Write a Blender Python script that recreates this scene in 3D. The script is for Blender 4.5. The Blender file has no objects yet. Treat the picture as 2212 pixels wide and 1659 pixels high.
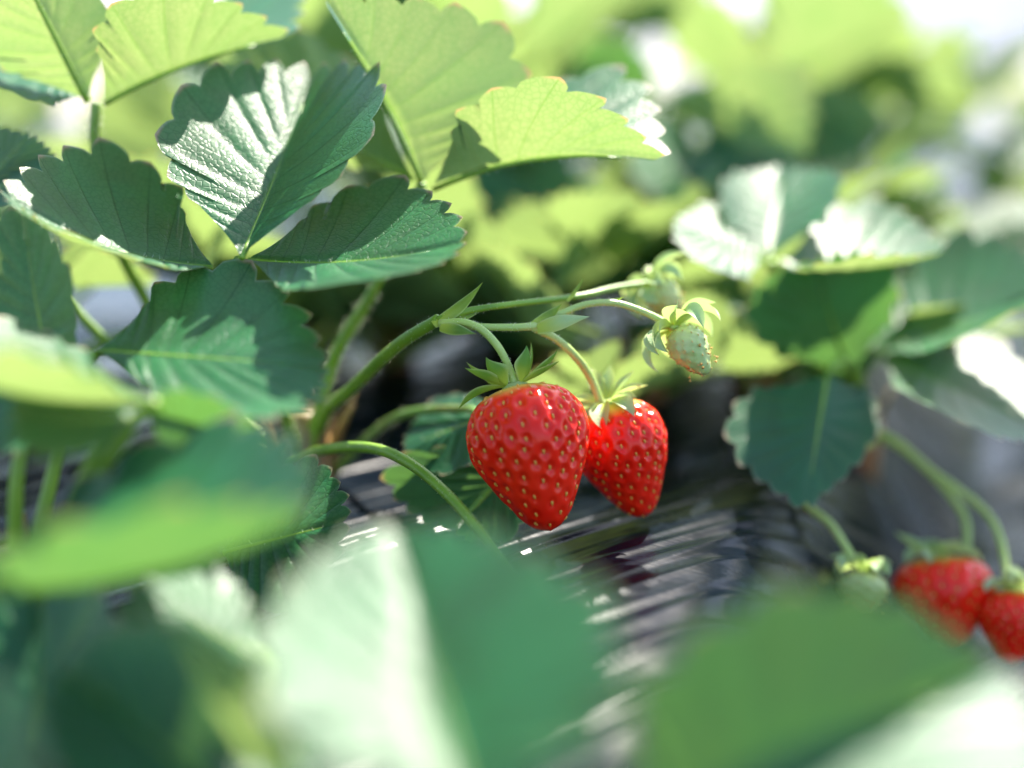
import bpy, math, random
import numpy as np
from mathutils import Vector, Matrix

random.seed(11)
rng = np.random.default_rng(5)
scene = bpy.context.scene
col = scene.collection
R = math.radians

# ------------------------------------------------------------------ camera
PITCH = R(13.0)
CAM = np.array([0.0, 0.0, 0.14])
FWD = np.array([0.0, math.cos(PITCH), -math.sin(PITCH)])
UPV = np.array([0.0, math.sin(PITCH), math.cos(PITCH)])
RGT = np.array([1.0, 0.0, 0.0])
PX = 0.72 / 2212.0


def P(px, py, d):
    """world point seen in direction (px, py) of the photograph, d metres away"""
    return CAM + d * FWD + (px - 1106.0) * PX * d * RGT + (829.5 - py) * PX * d * UPV


cam_data = bpy.data.cameras.new("camera")
cam_data.lens = 50
cam_data.sensor_width = 36
cam_data.clip_start = 0.01
cam_data.clip_end = 500
cam_data.dof.use_dof = True
cam_data.dof.focus_distance = 0.398
cam_data.dof.aperture_fstop = 2.5
cam = bpy.data.objects.new("camera", cam_data)
cam.location = CAM
cam.rotation_euler = (math.pi / 2 - PITCH, 0, 0)
col.objects.link(cam)
scene.camera = cam

# ------------------------------------------------------------------ light
SUN_EL, SUN_AZ = R(49), R(25)          # azimuth to the right of straight ahead
sun_dir = Vector((math.sin(SUN_AZ) * math.cos(SUN_EL), math.cos(SUN_AZ) * math.cos(SUN_EL), math.sin(SUN_EL)))
sl = bpy.data.lights.new("sun", 'SUN')
sl.energy = 4.4
sl.angle = R(0.5)
sl.color = (1.0, 0.92, 0.81)
so = bpy.data.objects.new("sun", sl)
so.rotation_euler = sun_dir.to_track_quat('Z', 'Y').to_euler()
so.location = (0.4, 1.0, 1.2)
col.objects.link(so)
world = bpy.data.worlds.new("World")
scene.world = world
world.use_nodes = True
wt = world.node_tree
sky = wt.nodes.new('ShaderNodeTexSky')
sky.sky_type = 'NISHITA'
sky.sun_disc = False
sky.sun_elevation = SUN_EL
sky.sun_rotation = SUN_AZ
sky.air_density = 1.0
sky.dust_density = 1.0
wt.links.new(sky.outputs[0], wt.nodes['Background'].inputs[0])
wt.nodes['Background'].inputs[1].default_value = 0.105
vs = scene.view_settings
vs.view_transform = 'Standard'
vs.look = 'None'
vs.exposure = 2.2
vs.gamma = 1.0
scene.cycles.max_bounces = 10
scene.cycles.sample_clamp_indirect = 8.0


# ------------------------------------------------------------------ materials
class NT:
    def __init__(self, name):
        self.m = bpy.data.materials.new(name)
        self.m.use_nodes = True
        self.t = self.m.node_tree
        self.t.nodes.clear()
        self.out = self.n('ShaderNodeOutputMaterial')

    def n(self, typ, **kw):
        nd = self.t.nodes.new(typ)
        for k, v in kw.items():
            setattr(nd, k, v)
        return nd

    def l(self, a, b):
        self.t.links.new(a, b)

    def math(self, op, a, b=None, c=None):
        nd = self.n('ShaderNodeMath', operation=op)
        for i, x in enumerate((a, b, c)):
            if x is None:
                continue
            if isinstance(x, (int, float)):
                nd.inputs[i].default_value = x
            else:
                self.l(x, nd.inputs[i])
        return nd.outputs[0]

    def ramp(self, v, a, b, c=0.0, d=1.0):
        nd = self.n('ShaderNodeMapRange', interpolation_type='SMOOTHSTEP')
        self.l(v, nd.inputs[0])
        for i, x in enumerate((a, b, c, d)):
            nd.inputs[i + 1].default_value = x
        return nd.outputs[0]

    def mix(self, f, a, b):
        nd = self.n('ShaderNodeMix', data_type='RGBA')
        for i, x in ((0, f), (6, a), (7, b)):
            if isinstance(x, (int, float)):
                nd.inputs[i].default_value = x
            elif isinstance(x, tuple):
                nd.inputs[i].default_value = (*x, 1)
            else:
                self.l(x, nd.inputs[i])
        return nd.outputs[2]

    def noise(self, scale, detail=3, vec=None, rough=0.5):
        nd = self.n('ShaderNodeTexNoise')
        nd.inputs['Scale'].default_value = scale
        nd.inputs['Detail'].default_value = detail
        nd.inputs['Roughness'].default_value = rough
        if vec is not None:
            self.l(vec, nd.inputs['Vector'])
        return nd.outputs[0]

    def bsdf(self, color, rough, spec=0.5, **kw):
        nd = self.n('ShaderNodeBsdfPrincipled')
        if isinstance(color, tuple):
            nd.inputs['Base Color'].default_value = (*color, 1)
        else:
            self.l(color, nd.inputs['Base Color'])
        if isinstance(rough, (int, float)):
            nd.inputs['Roughness'].default_value = rough
        else:
            self.l(rough, nd.inputs['Roughness'])
        nd.inputs['Specular IOR Level'].default_value = spec
        for k, v in kw.items():
            nd.inputs[k].default_value = v
        return nd

    def mixs(self, f, a, b):
        nd = self.n('ShaderNodeMixShader')
        if isinstance(f, (int, float)):
            nd.inputs[0].default_value = f
        else:
            self.l(f, nd.inputs[0])
        self.l(a, nd.inputs[1])
        self.l(b, nd.inputs[2])
        return nd.outputs[0]


def leaf_material(name, upper, under, trans, rough=0.42, tfac=0.45):
    t = NT(name)
    uv = t.n('ShaderNodeUVMap')
    sep = t.n('ShaderNodeSeparateXYZ')
    t.l(uv.outputs[0], sep.inputs[0])
    U, V = sep.outputs[0], sep.outputs[1]
    fr = t.math('ABSOLUTE', t.math('SUBTRACT', t.math('FRACT', t.math('ADD', U, 0.5)), 0.5))   # 0 on a vein
    wid = t.math('MULTIPLY_ADD', V, -0.035, 0.055)
    vein = t.math('SUBTRACT', 1.0, t.ramp(t.math('DIVIDE', fr, wid), 0.35, 1.0))
    rib = t.math('SUBTRACT', 1.0, t.ramp(V, 0.012, 0.035))
    veins = t.math('MAXIMUM', vein, rib)
    geo = t.n('ShaderNodeNewGeometry')
    tc = t.n('ShaderNodeTexCoord')
    ob = tc.outputs['Object']
    # fine net of small veins
    vor = t.n('ShaderNodeTexVoronoi', feature='DISTANCE_TO_EDGE')
    vor.inputs['Scale'].default_value = 520
    t.l(ob, vor.inputs['Vector'])
    net = t.ramp(vor.outputs['Distance'], 0.0, 0.16)
    cl = t.noise(55, 3, ob)
    clf = t.ramp(cl, 0.3, 0.7)
    up_col = t.mix(clf, upper, tuple(c * 1.6 for c in upper))
    up_col = t.mix(t.math('MULTIPLY', vein, 0.7), up_col, (0.004, 0.045, 0.018))
    up_col = t.mix(t.math('MULTIPLY', t.math('SUBTRACT', 1.0, net), 0.4), up_col, (0.004, 0.055, 0.022))
    up_col = t.mix(t.math('MULTIPLY', rib, 0.7), up_col, (0.09, 0.22, 0.03))
    edge = t.math('MULTIPLY', t.ramp(V, 0.955, 1.0), t.math('SUBTRACT', 1.0, t.ramp(fr, 0.05, 0.24)))
    up_col = t.mix(t.math('MULTIPLY', edge, 0.8), up_col, (0.48, 0.22, 0.15))
    rim = t.math('MULTIPLY', t.ramp(V, 0.972, 0.995), 0.5)
    up_col = t.mix(rim, up_col, (0.36, 0.42, 0.27))
    un_col = t.mix(clf, under, tuple(c * 1.2 for c in under))
    un_col = t.mix(t.math('MULTIPLY', veins, 0.5), un_col, (0.30, 0.38, 0.14))
    un_col = t.mix(t.math('MULTIPLY', edge, 0.8), un_col, (0.5, 0.24, 0.17))
    netc = t.math('MULTIPLY_ADD', net, 0.2, 0.8)
    tr_col = t.mix(clf, trans, (trans[0] * 0.82, trans[1] * 0.92, trans[2] * 0.8))
    tr_col = t.mix(t.math('MULTIPLY', veins, 0.6), tr_col, (0.10, 0.22, 0.02))
    tr_col = t.mix(t.math('MULTIPLY', t.math('SUBTRACT', 1.0, net), 0.4), tr_col, (0.10, 0.22, 0.03))
    tr_col = t.mix(t.math('MULTIPLY', edge, 0.7), tr_col, (0.5, 0.25, 0.12))
    # bump : quilted net + short hairs
    b1 = t.n('ShaderNodeBump')
    b1.inputs['Strength'].default_value = 0.38
    b1.inputs['Distance'].default_value = 0.00018
    fine = t.noise(900, 2, ob)
    t.l(t.math('ADD', net, t.math('MULTIPLY', fine, 0.5)), b1.inputs['Height'])
    rg = t.math('MULTIPLY_ADD', fine, 0.16, rough - 0.08)
    pu = t.bsdf(up_col, rg, 0.5)
    t.l(b1.outputs[0], pu.inputs['Normal'])
    pl = t.bsdf(un_col, 0.62, 0.3)
    t.l(b1.outputs[0], pl.inputs['Normal'])
    tr = t.n('ShaderNodeBsdfTranslucent')
    t.l(tr_col, tr.inputs['Color'])
    sh_up = t.mixs(tfac, pu.outputs[0], tr.outputs[0])
    sh_un = t.mixs(tfac, pl.outputs[0], tr.outputs[0])
    t.l(t.mixs(geo.outputs['Backfacing'], sh_up, sh_un), t.out.inputs[0])
    return t.m


M_LEAF = leaf_material("strawberry_leaf", (0.012, 0.115, 0.033), (0.12, 0.24, 0.10), (0.26, 0.325, 0.10))
M_LEAF_OLD = leaf_material("old_strawberry_leaf", (0.007, 0.078, 0.025), (0.08, 0.18, 0.08), (0.115, 0.25, 0.055), 0.42, 0.36)


def stem_material(name, c1, c2, red=0.0):
    t = NT(name)
    tc = t.n('ShaderNodeTexCoord')
    nz = t.ramp(t.noise(90, 3, tc.outputs['Object']), 0.3, 0.7)
    c = t.mix(nz, c1, c2)
    if red:
        c = t.mix(t.math('MULTIPLY', t.ramp(t.noise(35, 2, tc.outputs['Object']), 0.45, 0.7), red), c, (0.30, 0.06, 0.03))
    p = t.bsdf(c, 0.42, 0.45)
    p.inputs['Subsurface Weight'].default_value = 0.3
    p.inputs['Subsurface Radius'].default_value = (0.6, 1.0, 0.25)
    p.inputs['Subsurface Scale'].default_value = 0.0015
    bp = t.n('ShaderNodeBump')
    bp.inputs['Strength'].default_value = 0.35
    bp.inputs['Distance'].default_value = 0.0004
    t.l(t.noise(1100, 2, tc.outputs['Object']), bp.inputs['Height'])
    t.l(bp.outputs[0], p.inputs['Normal'])
    t.l(p.outputs[0], t.out.inputs[0])
    return t.m


M_STEM = stem_material("green_stem", (0.12, 0.235, 0.018), (0.19, 0.32, 0.028))
M_STEM_PALE = stem_material("pale_stem", (0.34, 0.46, 0.12), (0.44, 0.54, 0.17), 0.10)
M_STEM_DARK = stem_material("dark_stem", (0.09, 0.19, 0.025), (0.13, 0.25, 0.035), 0.25)
M_CROWN = stem_material("brown_crown", (0.16, 0.11, 0.04), (0.30, 0.20, 0.08), 0.5)


def simple_mat(name, color, rough, spec=0.5, tr=None, tf=0.4):
    t = NT(name)
    p = t.bsdf(color, rough, spec)
    if tr:
        x = t.n('ShaderNodeBsdfTranslucent')
        x.inputs[0].default_value = (*tr, 1)
        t.l(t.mixs(tf, p.outputs[0], x.outputs[0]), t.out.inputs[0])
    else:
        t.l(p.outputs[0], t.out.inputs[0])
    return t.m


M_HAIR = simple_mat("stem_hair", (0.75, 0.78, 0.66), 0.4, 0.5, (0.8, 0.85, 0.7), 0.5)
M_SEED = simple_mat("berry_seed", (0.72, 0.36, 0.05), 0.3)
M_SEED_GREEN = simple_mat("unripe_seed", (0.55, 0.40, 0.12), 0.5)
M_STYLE = simple_mat("withered_anther", (0.55, 0.30, 0.07), 0.7)


def sepal_material(name, up, un, tr):
    t = NT(name)
    uv = t.n('ShaderNodeUVMap')
    sep = t.n('ShaderNodeSeparateXYZ')
    t.l(uv.outputs[0], sep.inputs[0])
    base = t.ramp(sep.outputs[1], 0.05, 0.6)
    tc = t.n('ShaderNodeTexCoord')
    nz = t.noise(400, 3, tc.outputs['Object'])
    upc = t.mix(base, (0.42, 0.50, 0.06), up)
    upc = t.mix(t.math('MULTIPLY', nz, 0.3), upc, (0.3, 0.45, 0.12))
    tip = t.ramp(sep.outputs[1], 0.93, 1.0)
    rim = t.ramp(t.math('ABSOLUTE', t.math('SUBTRACT', sep.outputs[0], 0.5)), 0.36, 0.5)
    upc = t.mix(t.math('MULTIPLY', rim, 0.7), upc, (0.45, 0.55, 0.25))
    upc = t.mix(t.math('MULTIPLY', tip, 0.7), upc, (0.3, 0.12, 0.05))
    p = t.bsdf(upc, 0.5, 0.4)
    unc = t.mix(base, (0.42, 0.48, 0.06), un)
    unc = t.mix(t.math('MULTIPLY', rim, 0.7), unc, (0.45, 0.55, 0.25))
    q = t.bsdf(unc, 0.5, 0.35)
    bp = t.n('ShaderNodeBump')
    bp.inputs['Strength'].default_value = 0.5
    bp.inputs['Distance'].default_value = 0.0003
    t.l(t.noise(1500, 2, tc.outputs['Object']), bp.inputs['Height'])
    t.l(bp.outputs[0], p.inputs['Normal'])
    t.l(bp.outputs[0], q.inputs['Normal'])
    x = t.n('ShaderNodeBsdfTranslucent')
    x.inputs[0].default_value = (*tr, 1)
    geo = t.n('ShaderNodeNewGeometry')
    t.l(t.mixs(geo.outputs['Backfacing'], t.mixs(0.28, p.outputs[0], x.outputs[0]), t.mixs(0.32, q.outputs[0], x.outputs[0])), t.out.inputs[0])
    return t.m


M_SEPAL = sepal_material("sepal", (0.025, 0.115, 0.018), (0.055, 0.19, 0.022), (0.45, 0.60, 0.06))
M_SEPAL_PALE = sepal_material("pale_sepal", (0.32, 0.46, 0.24), (0.42, 0.52, 0.30), (0.5, 0.65, 0.2))


def berry_material():
    t = NT("ripe_strawberry_flesh")
    uv = t.n('ShaderNodeUVMap')
    sep = t.n('ShaderNodeSeparateXYZ')
    t.l(uv.outputs[0], sep.inputs[0])
    V = sep.outputs[1]
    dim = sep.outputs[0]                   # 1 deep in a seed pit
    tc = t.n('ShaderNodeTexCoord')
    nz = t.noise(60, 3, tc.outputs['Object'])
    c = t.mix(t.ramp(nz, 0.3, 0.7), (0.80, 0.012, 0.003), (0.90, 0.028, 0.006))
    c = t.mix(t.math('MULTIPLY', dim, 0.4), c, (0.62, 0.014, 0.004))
    sh = t.math('ADD', V, t.math('MULTIPLY', t.math('SUBTRACT', nz, 0.5), 0.08))
    c = t.mix(t.math('SUBTRACT', 1.0, t.ramp(sh, 0.015, 0.10)), c, (0.80, 0.50, 0.10))
    p = t.bsdf(c, 0.19, 0.27)
    p.inputs['Subsurface Weight'].default_value = 0.35
    p.inputs['Subsurface Radius'].default_value = (1.0, 0.12, 0.06)
    p.inputs['Subsurface Scale'].default_value = 0.003
    bp = t.n('ShaderNodeBump')
    bp.inputs['Strength'].default_value = 0.12
    bp.inputs['Distance'].default_value = 0.0004
    t.l(t.noise(420, 2, tc.outputs['Object']), bp.inputs['Height'])
    t.l(bp.outputs[0], p.inputs['Normal'])
    t.l(p.outputs[0], t.out.inputs[0])
    return t.m


M_BERRY = berry_material()
M_UNRIPE = stem_material("unripe_strawberry_flesh", (0.34, 0.44, 0.14), (0.48, 0.52, 0.22))


def film_material():
    t = NT("black_mulch_film")
    tc = t.n('ShaderNodeTexCoord')
    ob = tc.outputs['Object']
    nz = t.noise(28, 5, ob, 0.6)
    fine = t.noise(700, 3, ob)
    dust = t.math('MULTIPLY', t.ramp(nz, 0.35, 0.75), t.ramp(fine, 0.35, 0.7))
    c = t.mix(dust, (0.002, 0.004, 0.008), (0.010, 0.017, 0.026))
    rg = t.math('MULTIPLY_ADD', t.ramp(nz, 0.3, 0.7), 0.14, 0.16)
    p = t.bsdf(c, rg, 0.06)
    mp = t.n('ShaderNodeMapping')
    mp.inputs['Rotation'].default_value = (0, 0, -math.atan2(0.69, 0.72))
    mp.inputs['Scale'].default_value = (1.0, 26.0, 1.0)
    t.l(ob, mp.inputs['Vector'])
    bp = t.n('ShaderNodeBump')
    bp.inputs['Strength'].default_value = 0.15
    bp.inputs['Distance'].default_value = 0.0004
    t.l(t.noise(30, 4, mp.outputs[0]), bp.inputs['Height'])
    t.l(bp.outputs[0], p.inputs['Normal'])
    t.l(p.outputs[0], t.out.inputs[0])
    return t.m


M_FILM = film_material()


def soil_material():
    t = NT("dry_soil")
    tc = t.n('ShaderNodeTexCoord')
    nz = t.noise(6, 6, tc.outputs['Object'], 0.65)
    c = t.mix(t.ramp(nz, 0.3, 0.7), (0.34, 0.29, 0.24), (0.50, 0.45, 0.40))
    p = t.bsdf(c, 0.9, 0.2)
    bp = t.n('ShaderNodeBump')
    bp.inputs['Distance'].default_value = 0.02
    t.l(t.noise(40, 5, tc.outputs['Object']), bp.inputs['Height'])
    t.l(bp.outputs[0], p.inputs['Normal'])
    t.l(p.outputs[0], t.out.inputs[0])
    return t.m


M_SOIL = soil_material()


# ------------------------------------------------------------------ object helpers
def tag(o, label=None, cat=None, group=None, kind=None):
    if label: o['label'] = label
    if cat: o['category'] = cat
    if group: o['group'] = group
    if kind: o['kind'] = kind
    return o


def empty(name, loc, label, cat, group=None):
    o = bpy.data.objects.new(name, None)
    o.empty_display_size = 0.01
    o.location = [float(v) for v in loc]
    col.objects.link(o)
    return tag(o, label, cat, group)


def origin_of(o):
    while o.parent is not None:
        o = o.parent
    return np.array(o.location)


class MB:
    """collects vertices / faces (numpy) and becomes ONE mesh object"""
    def __init__(self):
        self.v, self.f, self.mi, self.uv, self.n = [], [], [], [], 0

    def add(self, verts, faces, mat=0, uv=None):
        verts = np.asarray(verts, float)
        self.v.append(verts)
        self.f += [tuple(int(i) + self.n for i in f) for f in faces]
        self.mi += [mat] * len(faces)
        self.uv.append(np.zeros((len(verts), 2)) if uv is None else np.asarray(uv, float))
        self.n += len(verts)

    def mesh(self, name, mats, org=(0, 0, 0)):
        V = np.concatenate(self.v) - np.asarray(org)
        UV = np.concatenate(self.uv)
        me = bpy.data.meshes.new(name)
        me.from_pydata(V.tolist(), [], self.f)
        for m in mats:
            me.materials.append(m)
        me.polygons.foreach_set('material_index', self.mi)
        me.polygons.foreach_set('use_smooth', [True] * len(self.f))
        lay = me.uv_layers.new(name="UVMap")
        idx = np.empty(len(me.loops), np.int32)
        me.loops.foreach_get('vertex_index', idx)
        lay.data.foreach_set('uv', UV[idx].astype(np.float32).ravel())
        me.update()
        return me

    def build(self, name, mats, parent=None):
        if not isinstance(mats, (list, tuple)):
            mats = [mats]
        org = origin_of(parent) if parent is not None else (0, 0, 0)
        o = bpy.data.objects.new(name, self.mesh(name, mats, org))
        col.objects.link(o)
        if parent is not None:
            o.parent = parent
        return o


def unit(v):
    v = np.asarray(v, float)
    return v / (np.linalg.norm(v) + 1e-12)


def spline(pts, n):
    """Catmull-Rom through pts (rows may carry a radius too)"""
    p = np.asarray(pts, float)
    p = np.vstack([2 * p[0] - p[1], p, 2 * p[-1] - p[-2]])
    segs = len(p) - 3
    out = []
    for t in np.linspace(0, segs, n):
        i = min(int(t), segs - 1)
        u = t - i
        a, b, c, d = p[i], p[i + 1], p[i + 2], p[i + 3]
        out.append(0.5 * (2 * b + (c - a) * u + (2 * a - 5 * b + 4 * c - d) * u * u + (3 * b - a - 3 * c + d) * u ** 3))
    return np.array(out)


def tube(mb, pts, rad, n=24, ring=10, mat=0, cap=True, hairs=0, hair_mat=1, hair_len=0.0019):
    """tapered tube through pts; rad a number per point"""
    rad = np.broadcast_to(np.asarray(rad, float), (len(pts),))
    s = spline(np.column_stack([np.asarray(pts, float), rad]), n)
    c, r = s[:, :3], s[:, 3]
    tan = np.gradient(c, axis=0)
    tan /= np.linalg.norm(tan, axis=1)[:, None]
    ref = np.array([0.3, 0.2, 1.0]) if abs(tan[0][2]) < 0.9 else np.array([1.0, 0.1, 0])
    a = unit(np.cross(tan[0], ref))
    V, uv = [], []
    frames = []
    for i in range(n):
        a = unit(a - tan[i] * np.dot(a, tan[i]))
        b = np.cross(tan[i], a)
        frames.append((a, b))
        for k in range(ring):
            th = 2 * math.pi * k / ring
            V.append(c[i] + r[i] * (math.cos(th) * a + math.sin(th) * b))
            uv.append((k / ring, i / (n - 1)))
    F = []
    for i in range(n - 1):
        for k in range(ring):
            k2 = (k + 1) % ring
            F.append((i * ring + k, i * ring + k2, (i + 1) * ring + k2, (i + 1) * ring + k))
    if cap:
        F.append(tuple(range(ring - 1, -1, -1)))
        F.append(tuple((n - 1) * ring + k for k in range(ring)))
    mb.add(V, F, mat, uv)
    for _ in range(hairs):
        i = rng.integers(1, n - 1)
        a, b = frames[i]
        th = rng.uniform(0, 2 * math.pi)
        nrm = math.cos(th) * a + math.sin(th) * b
        q = c[i] + (c[i + 1] - c[i]) * rng.uniform(0, 1) + nrm * r[i] * 0.96
        hl = hair_len * rng.uniform(0.5, 1.25)
        dr = unit(nrm + tan[i] * rng.uniform(-.35, .35) + rng.normal(0, .15, 3))
        w = 0.00006
        s1, s2 = unit(np.cross(dr, a + 0.01)) * w, unit(np.cross(dr, b + 0.02)) * w
        mid = q + dr * hl * 0.55 + rng.normal(0, .00008, 3)
        mb.add([q + s1, q - s1 * .5 + s2, q - s1 * .5 - s2, mid + s1 * .7, mid - s1 * .4 + s2 * .7, mid - s1 * .4 - s2 * .7, q + dr * hl + rng.normal(0, .0001, 3)],
               [(0, 1, 4, 3), (1, 2, 5, 4), (2, 0, 3, 5), (3, 4, 6), (4, 5, 6), (5, 3, 6)], hair_mat)


# ------------------------------------------------------------------ leaflet
OUT = np.array([(0, 0), (.05, .10), (.12, .27), (.21, .52), (.32, .76), (.45, .92), (.57, .985), (.68, .99), (.78, .90), (.87, .73), (.94, .50), (.985, .24), (1, 0)])
_os = spline(OUT, 400)
_ol = np.concatenate([[0], np.cumsum(np.linalg.norm(np.diff(_os, axis=0), axis=1))])
_ol /= _ol[-1]
LOD = {'hi': (10, 16), 'mid': (5, 8), 'low': (5, 4)}
BW = 0.60


def leaflet_geom(base, tip, left, right, lod='mid', bow=0.0, cup=0.10, droop=0.0, teeth=10, tooth=0.14, seed=0, quilt=0.00055, wave=0.03):
    """one toothed leaflet. left / right : margin points (seen from above, tip up) at the widest place"""
    rs = np.random.default_rng(seed + 100)
    per, nr = LOD[lod]
    nu = teeth * per
    base, tip, left, right = (np.asarray(q, float) for q in (base, tip, left, right))
    ax = tip - base
    L = np.linalg.norm(ax)
    mid = base + BW * ax
    u = np.linspace(0, 1, nu + 1)
    bm = np.interp(u, _ol, _os[:, 0])
    am = np.interp(u, _ol, _os[:, 1])
    f = (u * teeth) % 1.0
    env = np.clip((u - 0.22) / 0.12, 0, 1)
    jit = rs.uniform(0.65, 1.2, teeth + 1)[np.minimum((u * teeth).astype(int), teeth)]
    tprof = np.where(f < 0.6, (f / 0.6) ** 0.55, np.clip((1 - f) / 0.4, 0, 1) ** 0.7)
    hgt = tooth * env * jit * tprof
    # outward direction of the margin
    db = np.gradient(bm); da = np.gradient(am)
    nn = np.sqrt(db ** 2 + da ** 2) + 1e-9
    ob_, oa_ = -da / nn, db / nn
    bm2 = bm + (ob_ * 0.85 + 0.28 * db / nn) * hgt * 0.62
    am2 = np.maximum(am + oa_ * hgt, 0)
    am2[-1] = 0
    bo = 0.80 * u ** 1.18
    r = np.linspace(0, 1, nr + 1) ** 0.9
    sides = []
    nrm_all = unit(np.cross(right - left, ax))
    ph = rs.uniform(0, 6, 4)
    for sgn, S in ((-1, left), (1, right)):
        sv = S - mid
        W = np.linalg.norm(sv)
        nh = unit(np.cross(sv, ax)) * (1 if sgn > 0 else -1)
        RR, UU = np.meshgrid(r, u)
        A = am2[:, None] * RR
        B = bo[:, None] + (bm2 - bo)[:, None] * RR ** 1.12
        pos = base + B[..., None] * ax + A[..., None] * sv
        off = np.zeros_like(A)
        off += cup * W * (A ** 2 - A) * 1.6
        pil = np.abs(np.sin(math.pi * (UU * teeth - 0.6))) ** 0.6
        off += quilt * (pil - 0.4) * np.sin(math.pi * np.clip(RR * 0.93 + .05, 0, 1)) ** 0.6 * np.clip(A * 4, 0, 1)
        off -= 0.0007 * np.exp(-(A * W / 0.0012) ** 2)
        off += wave * W * A * np.sin(UU * 7 + ph[0] + sgn) * 0.6 + wave * W * np.sin(B * 5 + ph[1]) * 0.5 * A
        pos = pos + off[..., None] * nh
        pos = pos + ((bow * 4 * B * (1 - B) - droop * B ** 2) * L)[..., None] * nrm_all
        sides.append(pos)
    rows, cols = nu + 1, nr + 1
    V = np.vstack([sides[0].reshape(-1, 3), sides[1].reshape(-1, 3)])
    UV = np.stack([np.broadcast_to((u * teeth)[:, None], (rows, cols)) + 0.4, np.broadcast_to(r[None, :], (rows, cols))], -1).reshape(-1, 2)
    UV = np.vstack([UV, UV])
    # welded midrib : the right side uses the left side's r = 0 vertices
    F = []
    n0 = rows * cols

    def idx(s, i, j):
        return i * cols + j if (s == 0 or j == 0) else n0 + i * cols + j
    for i in range(rows - 1):
        for j in range(nr):
            F.append((idx(0, i, j), idx(0, i + 1, j), idx(0, i + 1, j + 1), idx(0, i, j + 1)))
            F.append((idx(1, i, j), idx(1, i, j + 1), idx(1, i + 1, j + 1), idx(1, i + 1, j)))
    return V, F, UV


def rib_points(base, tip, nrm, bow, droop, L, n=8, off=-0.0002):
    b = np.linspace(0, 0.86, n)
    return base + b[:, None] * (tip - base) + ((bow * 4 * b * (1 - b) - droop * b ** 2) * L + off)[:, None] * nrm


def make_leaflet(parent, base, tip, pa, pb, face='c', lod='mid', mat=None, rib=True, **kw):
    """base, tip, pa, pb are (px, py, d); face 'c' shows its upper side to the camera, 'a' its underside"""
    b, t, a, c = (P(*q) for q in (base, tip, pa, pb))
    n = np.cross(c - a, t - b)
    hint = {'c': -FWD + np.array([0, 0, .9]), 'a': FWD + np.array([0, 0, .6]), 'u': np.array([0, 0, 1.0])}[face]
    if np.dot(n, hint) < 0:
        a, c = c, a
        n = -n
    seed = kw.pop('seed', int(abs(base[0] * 7 + base[1] * 3)))
    V, F, UV = leaflet_geom(b, t, a, c, lod=lod, seed=seed, **kw)
    mb = MB()
    mb.add(V, F, 0, UV)
    nn = unit(n)
    if rib:
        L = np.linalg.norm(t - b)
        pts = rib_points(b, t, nn, kw.get('bow', 0), kw.get('droop', 0), L)
        pts = pts - nn * 0.0008
        tube(mb, pts, np.linspace(0.0009, 0.0003, len(pts)), n=14, ring=6, mat=1, hairs=40 if lod == 'hi' else 0, hair_mat=2, hair_len=0.0011)
    o = mb.build('leaflet', [mat or M_LEAF, M_STEM, M_HAIR], parent)
    return o


def make_leaf(plant, petiole, rad, mat=None, hairs=0, n=26):
    """the stalk mesh of a leaf ; its leaflets become its children"""
    mb = MB()
    pts = [P(*q) if len(q) == 3 and not isinstance(q, np.ndarray) else q for q in petiole]
    tube(mb, pts, rad, n=n, ring=10, hairs=hairs)
    return mb.build('leaf', [mat or M_STEM, M_HAIR], plant)


# ------------------------------------------------------------------ ground
BED_N = np.array([0.95, -0.31])


def smooth(x, a, b):
    t = np.clip((x - a) / (b - a), 0, 1)
    return t * t * (3 - 2 * t)


def ground_z(x, y):
    s = BED_N[0] * x + BED_N[1] * y
    per = 1.15
    k = np.mod(s + 0.62 + 0.0, per)                  # bed top 0.0 .. 0.57, furrow to 1.15
    z = -0.065 * smooth(k, 0.555, 0.635) + 0.065 * smooth(k, 1.05, 1.14)
    z = z + 0.0035 * np.sin(x * 23 + 1) * np.sin(y * 17 + 2) + 0.002 * np.sin(x * 51 - y * 33)
    return z


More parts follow.
